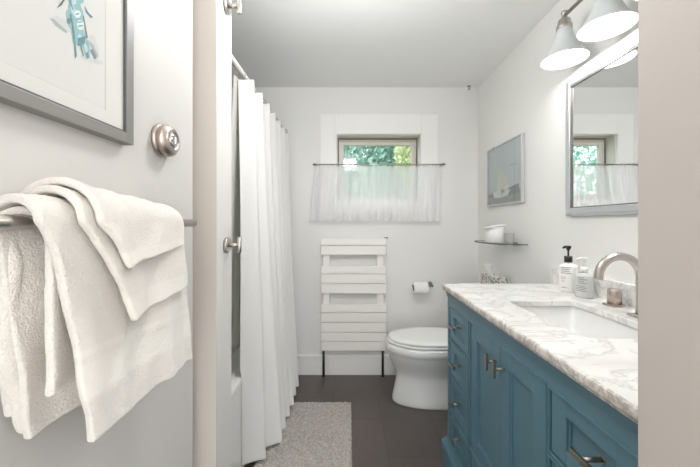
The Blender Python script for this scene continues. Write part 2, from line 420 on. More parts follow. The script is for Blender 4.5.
# sailing picture on the right wall
sp = thing('sailboat_picture', 'silver-framed picture of a sailboat on the wall beside the mirror', 'picture', (RW, 2.03, 1.3))
sx = .985
bm = B(); yring(bm, 1.80, 2.25, 1.293, 1.69, .010, sx, RW-.001); obj('frame', bm, 'silver', sp)
bx('backing', (sx+.010, RW-.001, 1.81, 2.24, 1.303, 1.68), 'plastic', sp)
def sailmat():
    m, nt, b = new_mat('sail_print'); tc = N(nt, 'ShaderNodeTexCoord'); se = N(nt, 'ShaderNodeSeparateXYZ')
    nt.links.new(tc.outputs['Object'], se.inputs[0])
    n = N(nt, 'ShaderNodeTexNoise', Scale=14.0, Detail=5.0); nt.links.new(tc.outputs['Object'], n.inputs['Vector'])
    mr = N(nt, 'ShaderNodeMath', operation='MULTIPLY_ADD'); mr.inputs[1].default_value = .03; nt.links.new(n.outputs['Fac'], mr.inputs[0]); nt.links.new(se.outputs['Z'], mr.inputs[2])
    r = N(nt, 'ShaderNodeValToRGB')
    mp = N(nt, 'ShaderNodeMapRange'); mp.inputs['From Min'].default_value = 1.31; mp.inputs['From Max'].default_value = 1.70
    nt.links.new(mr.outputs[0], mp.inputs['Value']); nt.links.new(mp.outputs[0], r.inputs[0])
    e = r.color_ramp.elements; e[0].color = lin(150, 147, 143); e[0].position = 0
    e[1].color = lin(198, 202, 206); e[1].position = 1
    for p, c in ((.13, lin(158, 156, 152)), (.19, lin(140, 142, 146)), (.25, lin(196, 199, 202))):
        k = e.new(p); k.color = c
    nt.links.new(r.outputs[0], b.inputs['Base Color']); b.inputs['Roughness'].default_value = .5
    return m
art = bx('art_print', (sx+.006, sx+.010, 1.81, 2.24, 1.303, 1.68), sailmat(), sp)
def flat(name, polys, col, X, par, d=.0003):
    bm = B()
    for poly in polys: bm.faces.new([bm.verts.new(P(x, y, X)) for x, y in poly])
    r = bmesh.ops.extrude_face_region(bm, geom=list(bm.faces))
    for g in r['geom']:
        if isinstance(g, bmesh.types.BMVert): g.co.x += d
    return obj(name, bm, mat('ink_'+name, col, .7), par)
flat('far_shore', [[(489, 196), (497, 193), (505, 190), (512, 186), (519, 183), (519, 193), (505, 196), (489, 198)]], lin(134, 136, 142), sx+.0058, art)
flat('sail', [[(497, 164), (503, 173), (508, 181), (504, 184), (500, 190), (497, 190), (498, 176)]], lin(214, 208, 192), sx+.0054, art)
flat('jib', [[(508, 182), (509, 187), (503, 193), (500, 192)]], lin(222, 214, 198), sx+.005, art)
flat('hull', [[(493, 193), (500, 190), (510, 189), (508, 195), (501, 198), (494, 198)]], lin(222, 221, 216), sx+.005, art)
bx('glass', (sx+.002, sx+.004, 1.81, 2.24, 1.303, 1.68), 'glass', sp)
bm = B(); lathe(bm, [(.004, 0), (.004, .004)], (sx-.001, 2.15, 1.684), 0, 10, sgn=1); box(bm, sx-.002, sx+.004, 2.146, 2.154, 1.68, 1.692); obj('clip', bm, 'darknickel', sp)

# ============================================================ TOWEL BAR AND TOWELS
bxx, bz = -.37, 1.172
tb = thing('towel_bar', 'long round brushed nickel towel bar on the white door', 'towel bar', (-.42, .45, 1.172))
bm = B(); lathe(bm, [(.007, 0), (.0085, .001), (.0085, .643), (.007, .644)], (bxx, .105, bz), 1, 20); obj('bar', bm, 'nickel', tb)
for y in (.14, .70):
    bm = B(); lathe(bm, [(.024, 0), (.024, .005), (.010, .007), (.009, .05)], (-.42, y, bz), 0, 24); obj('post', bm, 'nickel', tb)

def bandA(u, v): return 1 if (.795 < v < .81 or .825 < v < .90) else 0
def drape(bm, r0, r1, back, front, yb, yf, wob=.006, seed=0, nu=46, nv=110, flare=0, mi=None, quick=0):
    """a cloth over the bar: back/front = hem depth at near, far side; yb/yf = ((near,far) at bar, (near,far) at hem)"""
    def fn(u, v):
        rr = r0+(r1-r0)*min(1, u*1.15)
        lb = back[0]+(back[1]-back[0])*u; lf = front[0]+(front[1]-front[0])*u
        arc = PI*rr; L = lb+arc+lf; s = v*L
        if s < lb:
            d = lb-s; k = d/max(lb, 1e-6); a, b_ = yb
            x = bxx-rr; z = bz-d; w = -1
        elif s < lb+arc:
            t = (s-lb)/rr; k = 0; x = bxx-rr*math.cos(t); z = bz+rr*math.sin(t); w = 0
            a = b_ = None
            f = (s-lb)/arc
            y0 = yb[0][0]+(yf[0][0]-yb[0][0])*f; y1 = yb[0][1]+(yf[0][1]-yb[0][1])*f
            y = y0+(y1-y0)*u
            z += .004*nz(y*30, seed+3)
            return Vector((x, y, z))
        else:
            d = s-lb-arc; k = d/lf; a, b_ = yf; x = bxx+rr; z = bz-d; w = 1
        kk = k**.8
        y0 = a[0]+(b_[0]-a[0])*kk; y1 = a[1]+(b_[1]-a[1])*kk
        y = y0+(y1-y0)*u
        if w > 0: y += quick*(1-u)**2*(1-(1-min(1, k/.16))**2)
        y += .006*nz(z*14, seed+7.3, u*3)*k
        amp = wob*min(1, k*2.5)
        x += amp*(math.sin(y*42+seed*1.7+2*nz(z*5, seed))+.6*nz(y*26, z*9, seed)*1.6) + (flare*k if w > 0 else 0)
        if w > 0: x += .007*math.exp(-((u)/.10)**2)*min(1, k*3)      # thick rolled near edge
        z += .004*nz(y*22, seed+11)*k
        if w > 0 and mi is bandA and .82 < v < .905: x -= .0011*min(1, (v-.82)/.02, (.905-v)/.02)
        if w < 0: x = max(x, -.405)
        return Vector((x, y, z))
    grid(bm, nu, nv, fn, mi)
bt = thing('bath_towel', 'large white terry bath towel folded over the nickel bar, beneath the smaller towel', 'towel', (bxx, .5, .9))
bm = B()
drape(bm, .028, .016, (.23, .20), (.282, .300), ((.345, .60), (.37, .60)), ((.345, .66), (.394, .70)), .004, 1.0, mi=bandA, flare=.006, quick=.008, nu=60, nv=130)
o = obj('front_layer', bm, ['terry', 'terryband'], bt); mods(o, .011, 2, disp=[(.03, .0018), (.003, .0011)])
bm = B()
drape(bm, .013, .009, (.262, .25), (.205, .20), ((.335, .60), (.375, .60)), ((.372, .60), (.365, .60)), .004, 4.2)
o = obj('inner_layer', bm, ['terry', 'terryband'], bt); mods(o, .010, 2, disp=[(.03, .0018), (.003, .0011)])
# a rolled edge hanging on the near side of the back layer
bm = B()
pts = []; rs = []
for k in range(40):
    t = k/39; z = bz-.0-.255*t
    pts.append((-.392+.004*math.sin(t*6), .352+.030*t**1.5+.004*math.sin(t*9), z)); rs.append(.0105*(1+.18*math.sin(t*11))*(.75 if k in (0, 39) else 1))
tube(bm, pts, rs, 16); o = obj('rolled_edge', bm, 'terry', bt); mods(o, 0, 3, disp=[(.03, .003), (.003, .0011)])

ht = thing('hand_towel', 'small white terry hand towel folded on top of the large towel', 'towel', (bxx, .5, 1.03))
bm = B()
drape(bm, .041, .023, (.11, .09), (.146, .134), ((.385, .62), (.39, .62)), ((.385, .645), (.462, .662)), .003, 8.1, mi=lambda u, v: 1 if .90 < v < .985 else 0, nv=80, flare=.004)
o = obj('under_layer', bm, ['terry', 'terryband'], ht); mods(o, .010, 2, disp=[(.03, .0018), (.003, .0011)])
bm = B()
drape(bm, .052, .031, (.08, .06), (.062, .046), ((.392, .625), (.395, .62)), ((.400, .640), (.444, .638)), .002, 2.6, mi=lambda u, v: 1 if v > .93 and v < .985 else 0, nv=70, flare=.004)
o = obj('top_layer', bm, ['terry', 'terryband'], ht); mods(o, .010, 2, disp=[(.03, .0018), (.003, .0011)])

# ============================================================ ROBE HOOKS
def hook(z, label):
    h = thing('robe_hook', label, 'hook', (-.38, .973, z), 'robe hooks on the divider wall')
    bm = B(); lathe(bm, [(.0235, 0), (.0235, .008), (.0225, .0095)], (-.38, .973, z), 0, 32); obj('rosette', bm, 'nickel', h)
    bm = B(); lathe(bm, [(.0065, 0), (.0065, .032)], (-.372, .973, z), 0, 20); obj('post', bm, 'nickel', h)
    bm = B(); lathe(bm, [(.0055, 0), (.0065, .001), (.0065, .047), (.0055, .048)], (-.339, .973, z-.024), 2, 20); obj('crossbar', bm, 'nickel', h)
hook(1.843, 'upper nickel robe hook on the white divider wall, near the top of the photo')
hook(1.105, 'lower nickel robe hook on the white divider wall, level with the towel bar')

# ============================================================ TUB, ROD, SHOWER CURTAIN
tub = thing('bathtub', 'white bathtub in the alcove behind the shower curtain', 'bathtub', (-.88, 1.73, 0))
bm = B()
tx0, tx1, ty0, ty1 = -1.268, -.503, 1.022, 2.453
box(bm, tx1-.02, tx1, ty0, ty1, 0, .43, .003)
obj('apron', bm, 'tub', tub)
bm = B()
def rr_ring(x0, x1, y0, y1, z, r, n=8):
    pts = []
    for cx_, cy_, a0 in ((x1-r, y1-r, 0), (x0+r, y1-r, PI/2), (x0+r, y0+r, PI), (x1-r, y0+r, 1.5*PI)):
        for k in range(n+1):
            a = a0+PI/2*k/n; pts.append(Vector((cx_+r*math.cos(a), cy_+r*math.sin(a), z)))
    return pts
def loft(bm, rings, cap0=False, cap1=False, mi=0):
    rr_ = [[bm.verts.new(p) for p in r] for r in rings]; n = len(rr_[0])
    for a_, b_ in zip(rr_, rr_[1:]):
        for i in range(n):
            f = bm.faces.new((a_[i], a_[(i+1) % n], b_[(i+1) % n], b_[i])); f.smooth = True; f.material_index = mi
    if cap0: bm.faces.new(rr_[0])
    if cap1: bm.faces.new(rr_[-1])
loft(bm, [rr_ring(tx0, tx1, ty0, ty1, .425, .01), rr_ring(tx0, tx1, ty0, ty1, .445, .01), rr_ring(tx0+.004, tx1-.004, ty0+.004, ty1-.004, .45, .01),
          rr_ring(tx0+.06, tx1-.07, ty0+.08, ty1-.08, .45, .10), rr_ring(tx0+.07, tx1-.08, ty0+.09, ty1-.09, .44, .10),
          rr_ring(tx0+.12, tx1-.13, ty0+.16, ty1-.2, .12, .1), rr_ring(tx0+.2, tx1-.2, ty0+.25, ty1-.3, .09, .08)], False, True)
obj('basin', bm, 'tub', tub)
rx, rz = -.507, 1.885
rod = thing('shower_rod', 'straight white-grey shower curtain rod running to the back wall', 'curtain rod', (rx, 1.74, rz))
bm = B(); lathe(bm, [(.0125, 0), (.0125, 1.435)], (rx, 1.02, rz), 1, 20); obj('rod', bm, mat('rod_white', lin(214, 212, 206), .3), rod)
for y, s in ((1.02, 1), (BACK, -1)):
    bm = B(); lathe(bm, [(.03, 0), (.03, .006), (.016, .014), (.016, .03)], (rx, y, rz), 1, 24, sgn=s); obj('flange', bm, 'chrome', rod)
sc = thing('shower_curtain', 'white fabric shower curtain hanging in soft folds to the rug', 'curtain', (rx, 1.9, .05))
NP = 6.5
def curt(u, v):
    # u along the rod from near to far, v from top to hem
    t = v
    yt = 1.465+.965*u; yb_ = 1.465+.735*u
    y = yt+(yb_-yt)*t**1.2
    ph = 2*PI*NP*u-1.35
    base_t = rx+.022
    hemx = -.485+.105*min(1, u/.22)**.8
    x = base_t+(hemx-base_t)*(t**1.35)
    amp = .026+.006*t
    x += amp*(math.sin(ph)+.25*math.sin(2*ph+.6+2*t))+.010*t*nz(u*9, t*2, 3)
    y += .012*math.cos(ph)*(.4+.6*t)
    x += .014*math.sin(PI*t)*(1-u)
    ztop = rz-.014-.024*(.5-.5*math.sin(ph))
    zbot = .035+.012*nz(u*6, 9)
    z = ztop+(zbot-ztop)*t
    x = max(x, -.500) if z < .47 else x
    return Vector((x, y, z))
bm = B(); grid(bm, 240, 60, curt); o = obj('curtain_panel', bm, 'curtain', sc, fix=False); mods(o, .0025, 1)
bm = B(); grid(bm, 60, 30, lambda u, v: Vector((rx-.020+.006*math.sin(2*PI*5*u)-.055*v, 1.44+.9*u, rz-.03-(rz-.03-.52)*v)))
o = obj('liner', bm, 'liner', sc, fix=False); mods(o, .0015)
for k in range(9):
    y = 1.50+.115*k
    bm = B(); tube(bm, [(rx+.020*math.cos(a), y, rz-.008+.026*math.sin(a)) for a in [2*PI*i/20 for i in range(21)]], .0018, 8, cap=False)
    lathe(bm, [(.0045, -.004), (.006, 0), (.0045, .004)], (rx, y, rz+.019), 2, 12)
    obj('ring', bm, 'chrome', sc)

# ============================================================ RUG
bm = B()
def rugf(u, v):
    x = -.46+.475*u; y = 1.18+.87*v
    e = min(1, min(u, 1-u)/.02, min(v, 1-v)/.012)
    x += .004*nz(v*30, 1)*(1 if u > .5 else 0); y += .004*nz(u*20, 5)*v
    return Vector((x, y, .004+.012*math.sqrt(max(0, e))+(.007*nz(x*95, y*95)+.003*nz(x*240, y*240))*e))
grid(bm, 240, 380, rugf)
n0 = len(bm.verts)
o = obj('bath_rug', bm, 'rug', fix=False); mods(o, 0)
tag(o, 'fluffy grey bath rug lying on the dark tiles beside the curtain', 'rug')

# ============================================================ TOWEL RADIATOR
rd = thing('towel_radiator', 'white slatted panel radiator on the wall under the window', 'radiator', (.035, 2.40, 0))
Yr = 2.40; sr = F/Yr
zz = lambda y: CZ+(CY-y)/sr
rows = [(238, 245.5), (245.5, 255.3), (266, 274), (274, 284), (284, 294), (304, 313), (313, 322.5), (322.5, 332.5), (332.5, 341.5), (341.5, 351.3)]
for a_, b_ in rows:
    bm = B(); box(bm, -.215, .285, Yr, Yr+.016, zz(b_)+.0022, zz(a_)-.0022, .0035); obj('slat', bm, 'rad', rd)
for x0 in (-.200, .215):
    bm = B(); box(bm, x0, x0+.05, Yr+.016, Yr+.045, zz(351), zz(238.5), .004); obj('upright', bm, 'rad', rd)
for x0 in (-.2, .255):
    bm = B(); lathe(bm, [(.009, 0), (.009, zz(351)+.01)], (x0+.005, Yr+.02, 0), 2, 16); lathe(bm, [(.013, 0), (.013, .006)], (x0+.005, Yr+.02, 0), 2, 16); obj('pipe', bm, 'blackmetal', rd)
for x0 in (-.18, .25):
    bm = B(); box(bm, x0-.01, x0+.01, Yr+.045, BACK, .9, .92); obj('wall_bracket', bm, 'rad', rd)
bm = B(); lathe(bm, [(.006, 0), (.006, .02), (.004, .022)], (.292, Yr+.03, zz(238)), 1, 12, sgn=-1); box(bm, .27, .296, Yr+.02, Yr+.034, zz(238)-.004, zz(238)+.004); obj('bleed_valve', bm, 'greymetal', rd)

# ============================================================ TOILET
tc_ = 2.105
to = thing('toilet', 'white porcelain toilet with closed lid between vanity and back wall', 'toilet', (.62, tc_, 0))
def egg(xt, xe, hw, z, n=48, p=2.2):
    """outline with its tip at xt (left) and its rear at xe"""
    xm = xt+(xe-xt)*.50; pts = []
    for k in range(n):
        a = 2*PI*k/n; c, s = math.cos(a), math.sin(a)
        ex = (abs(c)**(2/p))*(1 if c > 0 else -1); ey = (abs(s)**(2/p))*(1 if s > 0 else -1)
        x = xm+(xe-xm)*ex if c > 0 else xm+(xm-xt)*ex
        pts.append(Vector((x, tc_+hw*ey*(1-(.10*max(0, -c)**2)), z)))
    return pts
bm = B()
loft(bm, [egg(.288, .84, .128, 0), egg(.286, .84, .130, .012), egg(.292, .84, .124, .045), egg(.306, .84, .112, .11, p=2.4), egg(.316, .83, .108, .165, p=2.3), egg(.310, .82, .115, .20),
          egg(.288, .80, .135, .245), egg(.266, .79, .160, .29), egg(.255, .78, .173, .325), egg(.253, .78, .176, .338), egg(.248, .78, .182, .343), egg(.249, .78, .181, .378), egg(.254, .78, .177, .388), egg(.27, .77, .16, .390)], True, True)
o = obj('bowl', bm, 'porcelain', to)
bm = B(); loft(bm, [egg(.258, .80, .172, .3925), egg(.252, .80, .178, .396), egg(.252, .80, .178, .406), egg(.258, .80, .173, .409)], True, True); obj('seat', bm, 'plastic', to)
bm = B(); loft(bm, [egg(.268, .80, .168, .4105), egg(.262, .80, .174, .414), egg(.263, .80, .173, .424), egg(.272, .80, .166, .429), egg(.33, .78, .13, .4315), egg(.45, .70, .06, .432)], True, True); obj('lid', bm, 'plastic', to)
for y in (-.07, .07):
    bm = B(); lathe(bm, [(.012, 0), (.012, .04)], (.79, tc_+y-.02, .415), 1, 16); obj('hinge', bm, 'plastic', to)
bm = B(); box(bm, .815, .995, 1.885, 2.325, .36, .705, .02); box(bm, .60, .85, tc_-.11, tc_+.11, .2, .385, .02); obj('tank', bm, 'porcelain', to)
bm = B(); box(bm, .805, 1.0, 1.875, 2.335, .705, .735, .008); obj('tank_lid', bm, 'porcelain', to)
bm = B(); lathe(bm, [(.011, 0), (.011, .012)], (.815, 2.27, .65), 0, 16, sgn=-1); box(bm, .798, .806, 2.20, 2.28, .643, .657, .003); obj('flush_lever', bm, 'chrome', to)

# tissue box on the tank
tbm = thing('tissue_box', 'small grey patterned tissue box on the toilet tank', 'tissue box', (.93, 2.03, .735))
def pattern_mat():
    m, nt, b = new_mat('patterned_card'); tc = N(nt, 'ShaderNodeTexCoord')
    v = N(nt, 'ShaderNodeTexVoronoi', Scale=95.0); nt.links.new(tc.outputs['Object'], v.inputs['Vector'])
    r = N(nt, 'ShaderNodeValToRGB'); nt.links.new(v.outputs['Color'], r.inputs[0])
    r.color_ramp.interpolation = 'CONSTANT'
    r.color_ramp.elements[0].color = lin(142, 137, 130); r.color_ramp.elements[1].position = .36; r.color_ramp.elements[1].color = lin(218, 214, 208)
    nt.links.new(r.outputs[0], b.inputs['Base Color']); b.inputs['Roughness'].default_value = .6
    return m
M['pattern'] = pattern_mat()
bm = B(); box(bm, .885, .988, 1.935, 2.125, .736, .838, .002); obj('carton', bm, 'pattern', tbm)
bm = B()
def tis(u, v):
    w = .018+.045*v
    return Vector((.922-.030*v+.012*math.sin(u*7)*(.4+v), 2.03+(u-.5)*2*w*.8, .832+.085*v-.010*abs(u-.5)*v+.006*math.sin(u*9)*v))
grid(bm, 20, 14, tis); o = obj('tissue', bm, 'paper', tbm, fix=False); mods(o, .001, 1)

# toilet paper holder and roll on the back wall
hp = thing('toilet_paper_holder', 'nickel toilet paper holder on the back wall between radiator and toilet', 'toilet paper holder', (.62, BACK, .69))
hz_ = 1.17-(286-224)/131.5; hy = BACK-.075
bm = B(); lathe(bm, [(.020, 0), (.020, .006), (.008, .008), (.008, .082)], (.628, BACK, hz_+.004), 1, 24, sgn=-1); obj('mount', bm, 'darknickel', hp)
bm = B(); lathe(bm, [(.006, 0), (.006, .155)], (.475, hy, hz_+.004), 0, 16); lathe(bm, [(.010, 0), (.010, .006)], (.628, hy, hz_+.004), 0, 16); obj('arm', bm, 'darknickel', hp)
rl = thing('toilet_roll', 'white toilet roll hanging on the nickel holder', 'toilet roll', (.545, hy, hz_))
bm = B()
lathe(bm, [(.020, 0), (.043, 0), (.0445, .002), (.0445, .103), (.043, .105), (.020, .105), (.020, 0)], (.487, hy, hz_-.012), 0, 40, cap=(False, False)); obj('paper', bm, 'paper', rl)
bm = B(); lathe(bm, [(.0185, 0), (.020, 0), (.020, .107), (.0185, .107), (.0185, 0)], (.486, hy, hz_-.012), 0, 32, cap=(False, False)); obj('core', bm, mat('cardboard', lin(120, 104, 88), .9), rl)

# ============================================================ CAFE CURTAIN
cr = thing('cafe_curtain_rod', 'thin nickel tension rod across the window', 'curtain rod', (.23, 2.40, 1.628))
cy_ = 2.405; cz_ = CZ+(CY-164.4)/(F/cy_)
bm = B(); lathe(bm, [(.0045, 0), (.0045, .96)], (-.25, cy_, cz_), 0, 12); obj('rod', bm, 'nickel', cr)
for x, s in ((-.25, -1), (.71, 1)):
    bm = B(); lathe(bm, [(.006, 0), (.008, .004), (.008, .02), (.005, .026)], (x, cy_, cz_), 0, 16, sgn=s); obj('finial', bm, 'greymetal', cr)
    bm = B(); box(bm, x-.006, x+.006, cy_-.002, BACK-.018 if abs(x) < .3 else BACK, cz_-.006, cz_+.006, .001); obj('bracket', bm, 'nickel', cr)
cc = thing('cafe_curtain', 'short sheer white cafe curtain covering the lower window', 'curtain', (.2, cy_, 1.2))
for k in range(31):
    x = -.255+.955*k/30
    bm = B(); tube(bm, [(x, cy_+.007*math.cos(a), cz_-.003+.008*math.sin(a)) for a in [2*PI*i/12 for i in range(13)]], .0014, 6, cap=False); obj('ring', bm, 'nickel', cc)
def caf(u, v):
    a0, a1 = -.262, .705
    b0, b1 = -.305, .685
    x = (a0+(a1-a0)*u)*(1-v)+(b0+(b1-b0)*u)*v
    y = cy_-.004-(.008+.004*v)*math.sin(u*2*PI*15+1.6*nz(u*12, 1)+1.2*v*nz(u*9, 4))-.006*v
    y += .006*nz(u*30, v*3)
    z = cz_-.010-.420*v*(1+.012*nz(u*5, 2)) - .004*math.cos(u*2*PI*15)*v - .006*abs(math.sin(u*PI*30))*(1-v)
    return Vector((x, y, z))
bm = B(); grid(bm, 300, 30, caf); o = obj('sheer_panel', bm, 'sheer', cc, fix=False)
bm = B(); grid(bm, 300, 2, lambda u, v: caf(u, 1-.045*(1-v))+Vector((0, -.0012, 0))); obj('hem', bm, 'sheer', cc, fix=False)

# ============================================================ VANITY
va = thing('vanity_cabinet', 'teal blue painted vanity with inset drawers and doors along the right wall', 'vanity', (.74, .97, 0))
FX = .475; VY0, VY1 = .44, 1.516
bm = B(); box(bm, FX+.020, RW-.002, VY0, VY1, .02, .725, .001)
box(bm, FX+.020, RW-.002, VY0, VY0+.02, .725, .85, .001); box(bm, FX+.020, RW-.002, VY1-.02, VY1, .725, .85, .001); obj('carcass', bm, 'blue', va)
cols = [(1.251, 1.486), (.761, 1.231), (.507, .742)]
zrows = [(.637, .782), (.470, .620), (.302, .455), (.162, .287)]
doors_z = (.302, .785)
# face frame with openings
bm = B()
openings = []
for ci, (y0, y1) in enumerate(cols):
    if ci != 1:
        for z0, z1 in zrows: openings.append((y0, y1, z0, z1))
openings += [(cols[1][0], cols[1][1], doors_z[0], doors_z[1]), (cols[1][0], cols[1][1], .162, .287)]
def ff(y0, y1, z0, z1): box(bm, FX, FX+.02, y0, y1, z0, z1)
ff(VY0, .505, .145, .85); ff(.744, .759, .145, .85); ff(1.233, 1.249, .145, .85); ff(1.488, VY1, .145, .85)
for (y0, y1) in cols: ff(y0-.002, y1+.002, .787, .85); ff(y0-.002, y1+.002, .10, .160)
for ci in (0, 2):
    y0, y1 = cols[ci]
    for (a_, b_) in ((.289, .300), (.457, .468), (.622, .635)): ff(y0-.002, y1+.002, a_, b_)
    ff(y0-.002, y1+.002, .784, .787)
ff(cols[1][0]-.002, cols[1][1]+.002, .289, .300)
obj('face_frame', bm, 'blue', va)
# bead round each opening
bm = B()
for y0, y1, z0, z1 in openings:
    w = .005
    for d in ((y0-w, y0-.001, z0-w, z1+w), (y1+.001, y1+w, z0-w, z1+w)): box(bm, FX-.004, FX+.002, *d, .0015)
    for d in ((y0-w, y1+w, z0-w, z0-.001), (y0-w, y1+w, z1+.001, z1+w)): box(bm, FX-.004, FX+.002, *d, .0015)
obj('bead_moulding', bm, 'blue', va)
bm = B(); box(bm, FX-.008, FX+.002, VY0, VY1+.004, .835, .85, .003); box(bm, FX-.003, FX+.002, VY0, VY1+.004, .822, .836, .002); obj('cornice', bm, 'blue', va)
def shaker(name, y0, y1, z0, z1, st=.034, rail=.030):
    g = .002; y0 += g; y1 -= g; z0 += g; z1 -= g
    bm = B()
    box(bm, FX+.001, FX+.018, y0, y0+st, z0, z1, .0012); box(bm, FX+.001, FX+.018, y1-st, y1, z0, z1, .0012)
    box(bm, FX+.001, FX+.018, y0+st, y1-st, z1-rail, z1, .0012); box(bm, FX+.001, FX+.018, y0+st, y1-st, z0, z0+rail, .0012)
    # sloped inner moulding and recessed panel
    box(bm, FX+.011, FX+.018, y0+st, y1-st, z0+rail, z1-rail)
    for d in ((y0+st, y0+st+.005, z0+rail, z1-rail), (y1-st-.005, y1-st, z0+rail, z1-rail), (y0+st, y1-st, z0+rail, z0+rail+.005), (y0+st, y1-st, z1-rail-.005, z1-rail)):
        box(bm, FX+.006, FX+.012, *d, .0015)
    return obj(name, bm, 'blue', va)
def pull(par, y, z, horiz, post_z=None):
    bm = B(); xo = FX-.031
    L = .027
    lathe(bm, [(.0045, 0), (.0045, .05)], (xo+.002, y, z), 0, 14)
    lathe(bm, [(.0085, 0), (.0085, .003)], (FX+.012, y, z), 0, 16, sgn=-1)
    if horiz: box(bm, xo-.004, xo+.004, y-L, y+L, z-.006, z+.006, .0012)
    else: box(bm, xo-.004, xo+.004, y-.006, y+.006, z-L, z+L, .0012)
    obj('pull', bm, 'bronze', par)
for ci in (0, 2):
    y0, y1 = cols[ci]
    for z0, z1 in zrows:
        d = shaker('drawer', y0, y1, z0, z1, st=.05, rail=.034); pull(d, (y0+y1)/2-(.02 if ci == 2 else 0), (z0+z1)/2+.008, True)
ym = .993
d = shaker('door', cols[1][0], ym+.001, *doors_z, st=.055, rail=.05); pull(d, .967, .725, False)
d = shaker('door', ym-.001, cols[1][1], *doors_z, st=.055, rail=.05); pull(d, 1.019, .725, False)
shaker('drawer', cols[1][0], cols[1][1], .162, .287)
bm = B()
box(bm, FX-.026, FX+.03, VY0, VY1+.016, .02, .128, .002); box(bm, FX-.020, FX+.02, VY0, VY1+.012, .128, .138, .003); box(bm, FX-.010, FX+.02, VY0, VY1+.006, .138, .148, .003)
box(bm, FX-.026, FX+.03, VY1-.10, VY1+.016, 0, .03, .002); box(bm, FX-.026, FX+.03, VY0, VY0+.1, 0, .03, .002)
box(bm, .93, RW-.002, VY1-.08, VY1, 0, .03); box(bm, .93, RW-.002, VY0, VY0+.08, 0, .03)
box(bm, FX+.03, RW-.002, VY1, VY1+.016, .02, .128, .002)
obj('plinth', bm, 'blue', va)

# countertop with a real cut-out
ct = thing('countertop', 'veined white marble countertop on the teal vanity', 'countertop', (.73, .97, .85))
TX0, TX1, TY0, TY1, TZ0, TZ1 = .452, 1.003, .42, 1.536, .852, .88
HX0, HX1, HY0, HY1 = .600, .850, .80, 1.19
HZ = .861
bm = B()
out0 = rr_ring(TX0, TX1, TY0, TY1, 0, .004, 4); inn = rr_ring(HX0, HX1, HY0, HY1, 0, .025, 4)
def zr(pts, z, cx=None, g=0):
    r = []
    for p in pts: r.append(Vector((p.x, p.y, z)))
    return r
def inset(x0, x1, y0, y1, r, z): return rr_ring(x0, x1, y0, y1, z, r, 4)
e = .006
rings = [inset(HX0, HX1, HY0, HY1, .025, HZ), inset(HX0, HX1, HY0, HY1, .025, TZ1-.002), inset(HX0-.002, HX1+.002, HY0-.002, HY1+.002, .027, TZ1),
         inset(TX0+e, TX1, TY0, TY1-e, .004, TZ1), inset(TX0+.0015, TX1, TY0, TY1-.0015, .004, TZ1-.003), inset(TX0, TX1, TY0, TY1, .004, TZ1-.008),
         inset(TX0, TX1, TY0, TY1, .004, TZ0+.010), inset(TX0+.004, TX1, TY0, TY1-.004, .004, TZ0+.006), inset(TX0+.006, TX1, TY0, TY1-.006, .004, TZ0), inset(HX0-.02, HX1+.02, HY0-.02, HY1+.02, .025, TZ0), inset(HX0-.02, HX1+.02, HY0-.02, HY1+.02, .025, HZ), inset(HX0, HX1, HY0, HY1, .025, HZ)]
vr = [[bm.verts.new(p) for p in r] for r in rings]; n = len(vr[0])
for ri, (a_, b_) in enumerate(zip(vr, vr[1:])):
    for i in range(n):
        f = bm.faces.new((a_[i], a_[(i+1) % n], b_[(i+1) % n], b_[i])); f.material_index = 1 if ri in (3, 4, 5, 6, 7) else 0
bmesh.ops.remove_doubles(bm, verts=bm.verts, dist=1e-6)
obj('slab', bm, ['marble', 'marble_edge'], ct)
bx('backsplash', (.985, 1.004, .42, TY1-.004, TZ1, .957), 'marble', ct, bev=.002)

# undermount basin
bm = B()
def ins2(d, r, z): return rr_ring(HX0-.012+d, HX1+.012-d, HY0-.012+d, HY1+.012-d, z, r, 6)
loft(bm, [ins2(-.006, .03, HZ-.001), ins2(0, .03, HZ-.001), ins2(.005, .03, HZ-.01), ins2(.012, .035, HZ-.08), ins2(.022, .04, HZ-.115), ins2(.045, .05, HZ-.126), ins2(.10, .02, HZ-.130)], False, True)
snk = obj('sink', bm, 'porcelain'); s_ = snk.modifiers.new('s', 'SOLIDIFY'); s_.thickness = .006; s_.offset = -1
tag(snk, 'rectangular white undermount sink set in the marble countertop', 'sink')
bm = B(); lathe(bm, [(.021, 0), (.021, .003), (.014, .005)], ((HX0+HX1)/2, .96, HZ-.130), 2, 24); obj('drain', bm, 'chrome', snk)

# faucet
fc = thing('faucet', 'brushed nickel gooseneck faucet behind the sink', 'faucet', (.885, .98, .88))
fy = .98; R_ = .066; fx = .776+R_; zc = 1.003
bm = B()
pts = [(fx+R_, fy, .885), (fx+R_, fy, .94), (fx+R_, fy, zc)]
for k in range(1, 20):
    a = PI*k/19; pts.append((fx+R_*math.cos(a), fy, zc+R_*math.sin(a)))
pts.append((fx-R_-.001, fy, zc-.006))
tube(bm, pts, .0125, 24); obj('spout', bm, 'nickel', fc)
bm = B(); box(bm, fx+R_-.024, fx+R_+.024, fy-.024, fy+.024, .8805, .8885, .002); obj('spout_base', bm, 'nickel', fc)
for y in (1.113, .85):
    bm = B(); box(bm, .914, .962, y-.025, y+.025, .8805, .888, .002); h = obj('handle_base', bm, 'rosenickel', fc)
    bm = B(); lathe(bm, [(.021, 0), (.021, .050), (.019, .052)], (.938, y, .888), 2, 32); obj('handle', bm, 'rosenickel', fc)

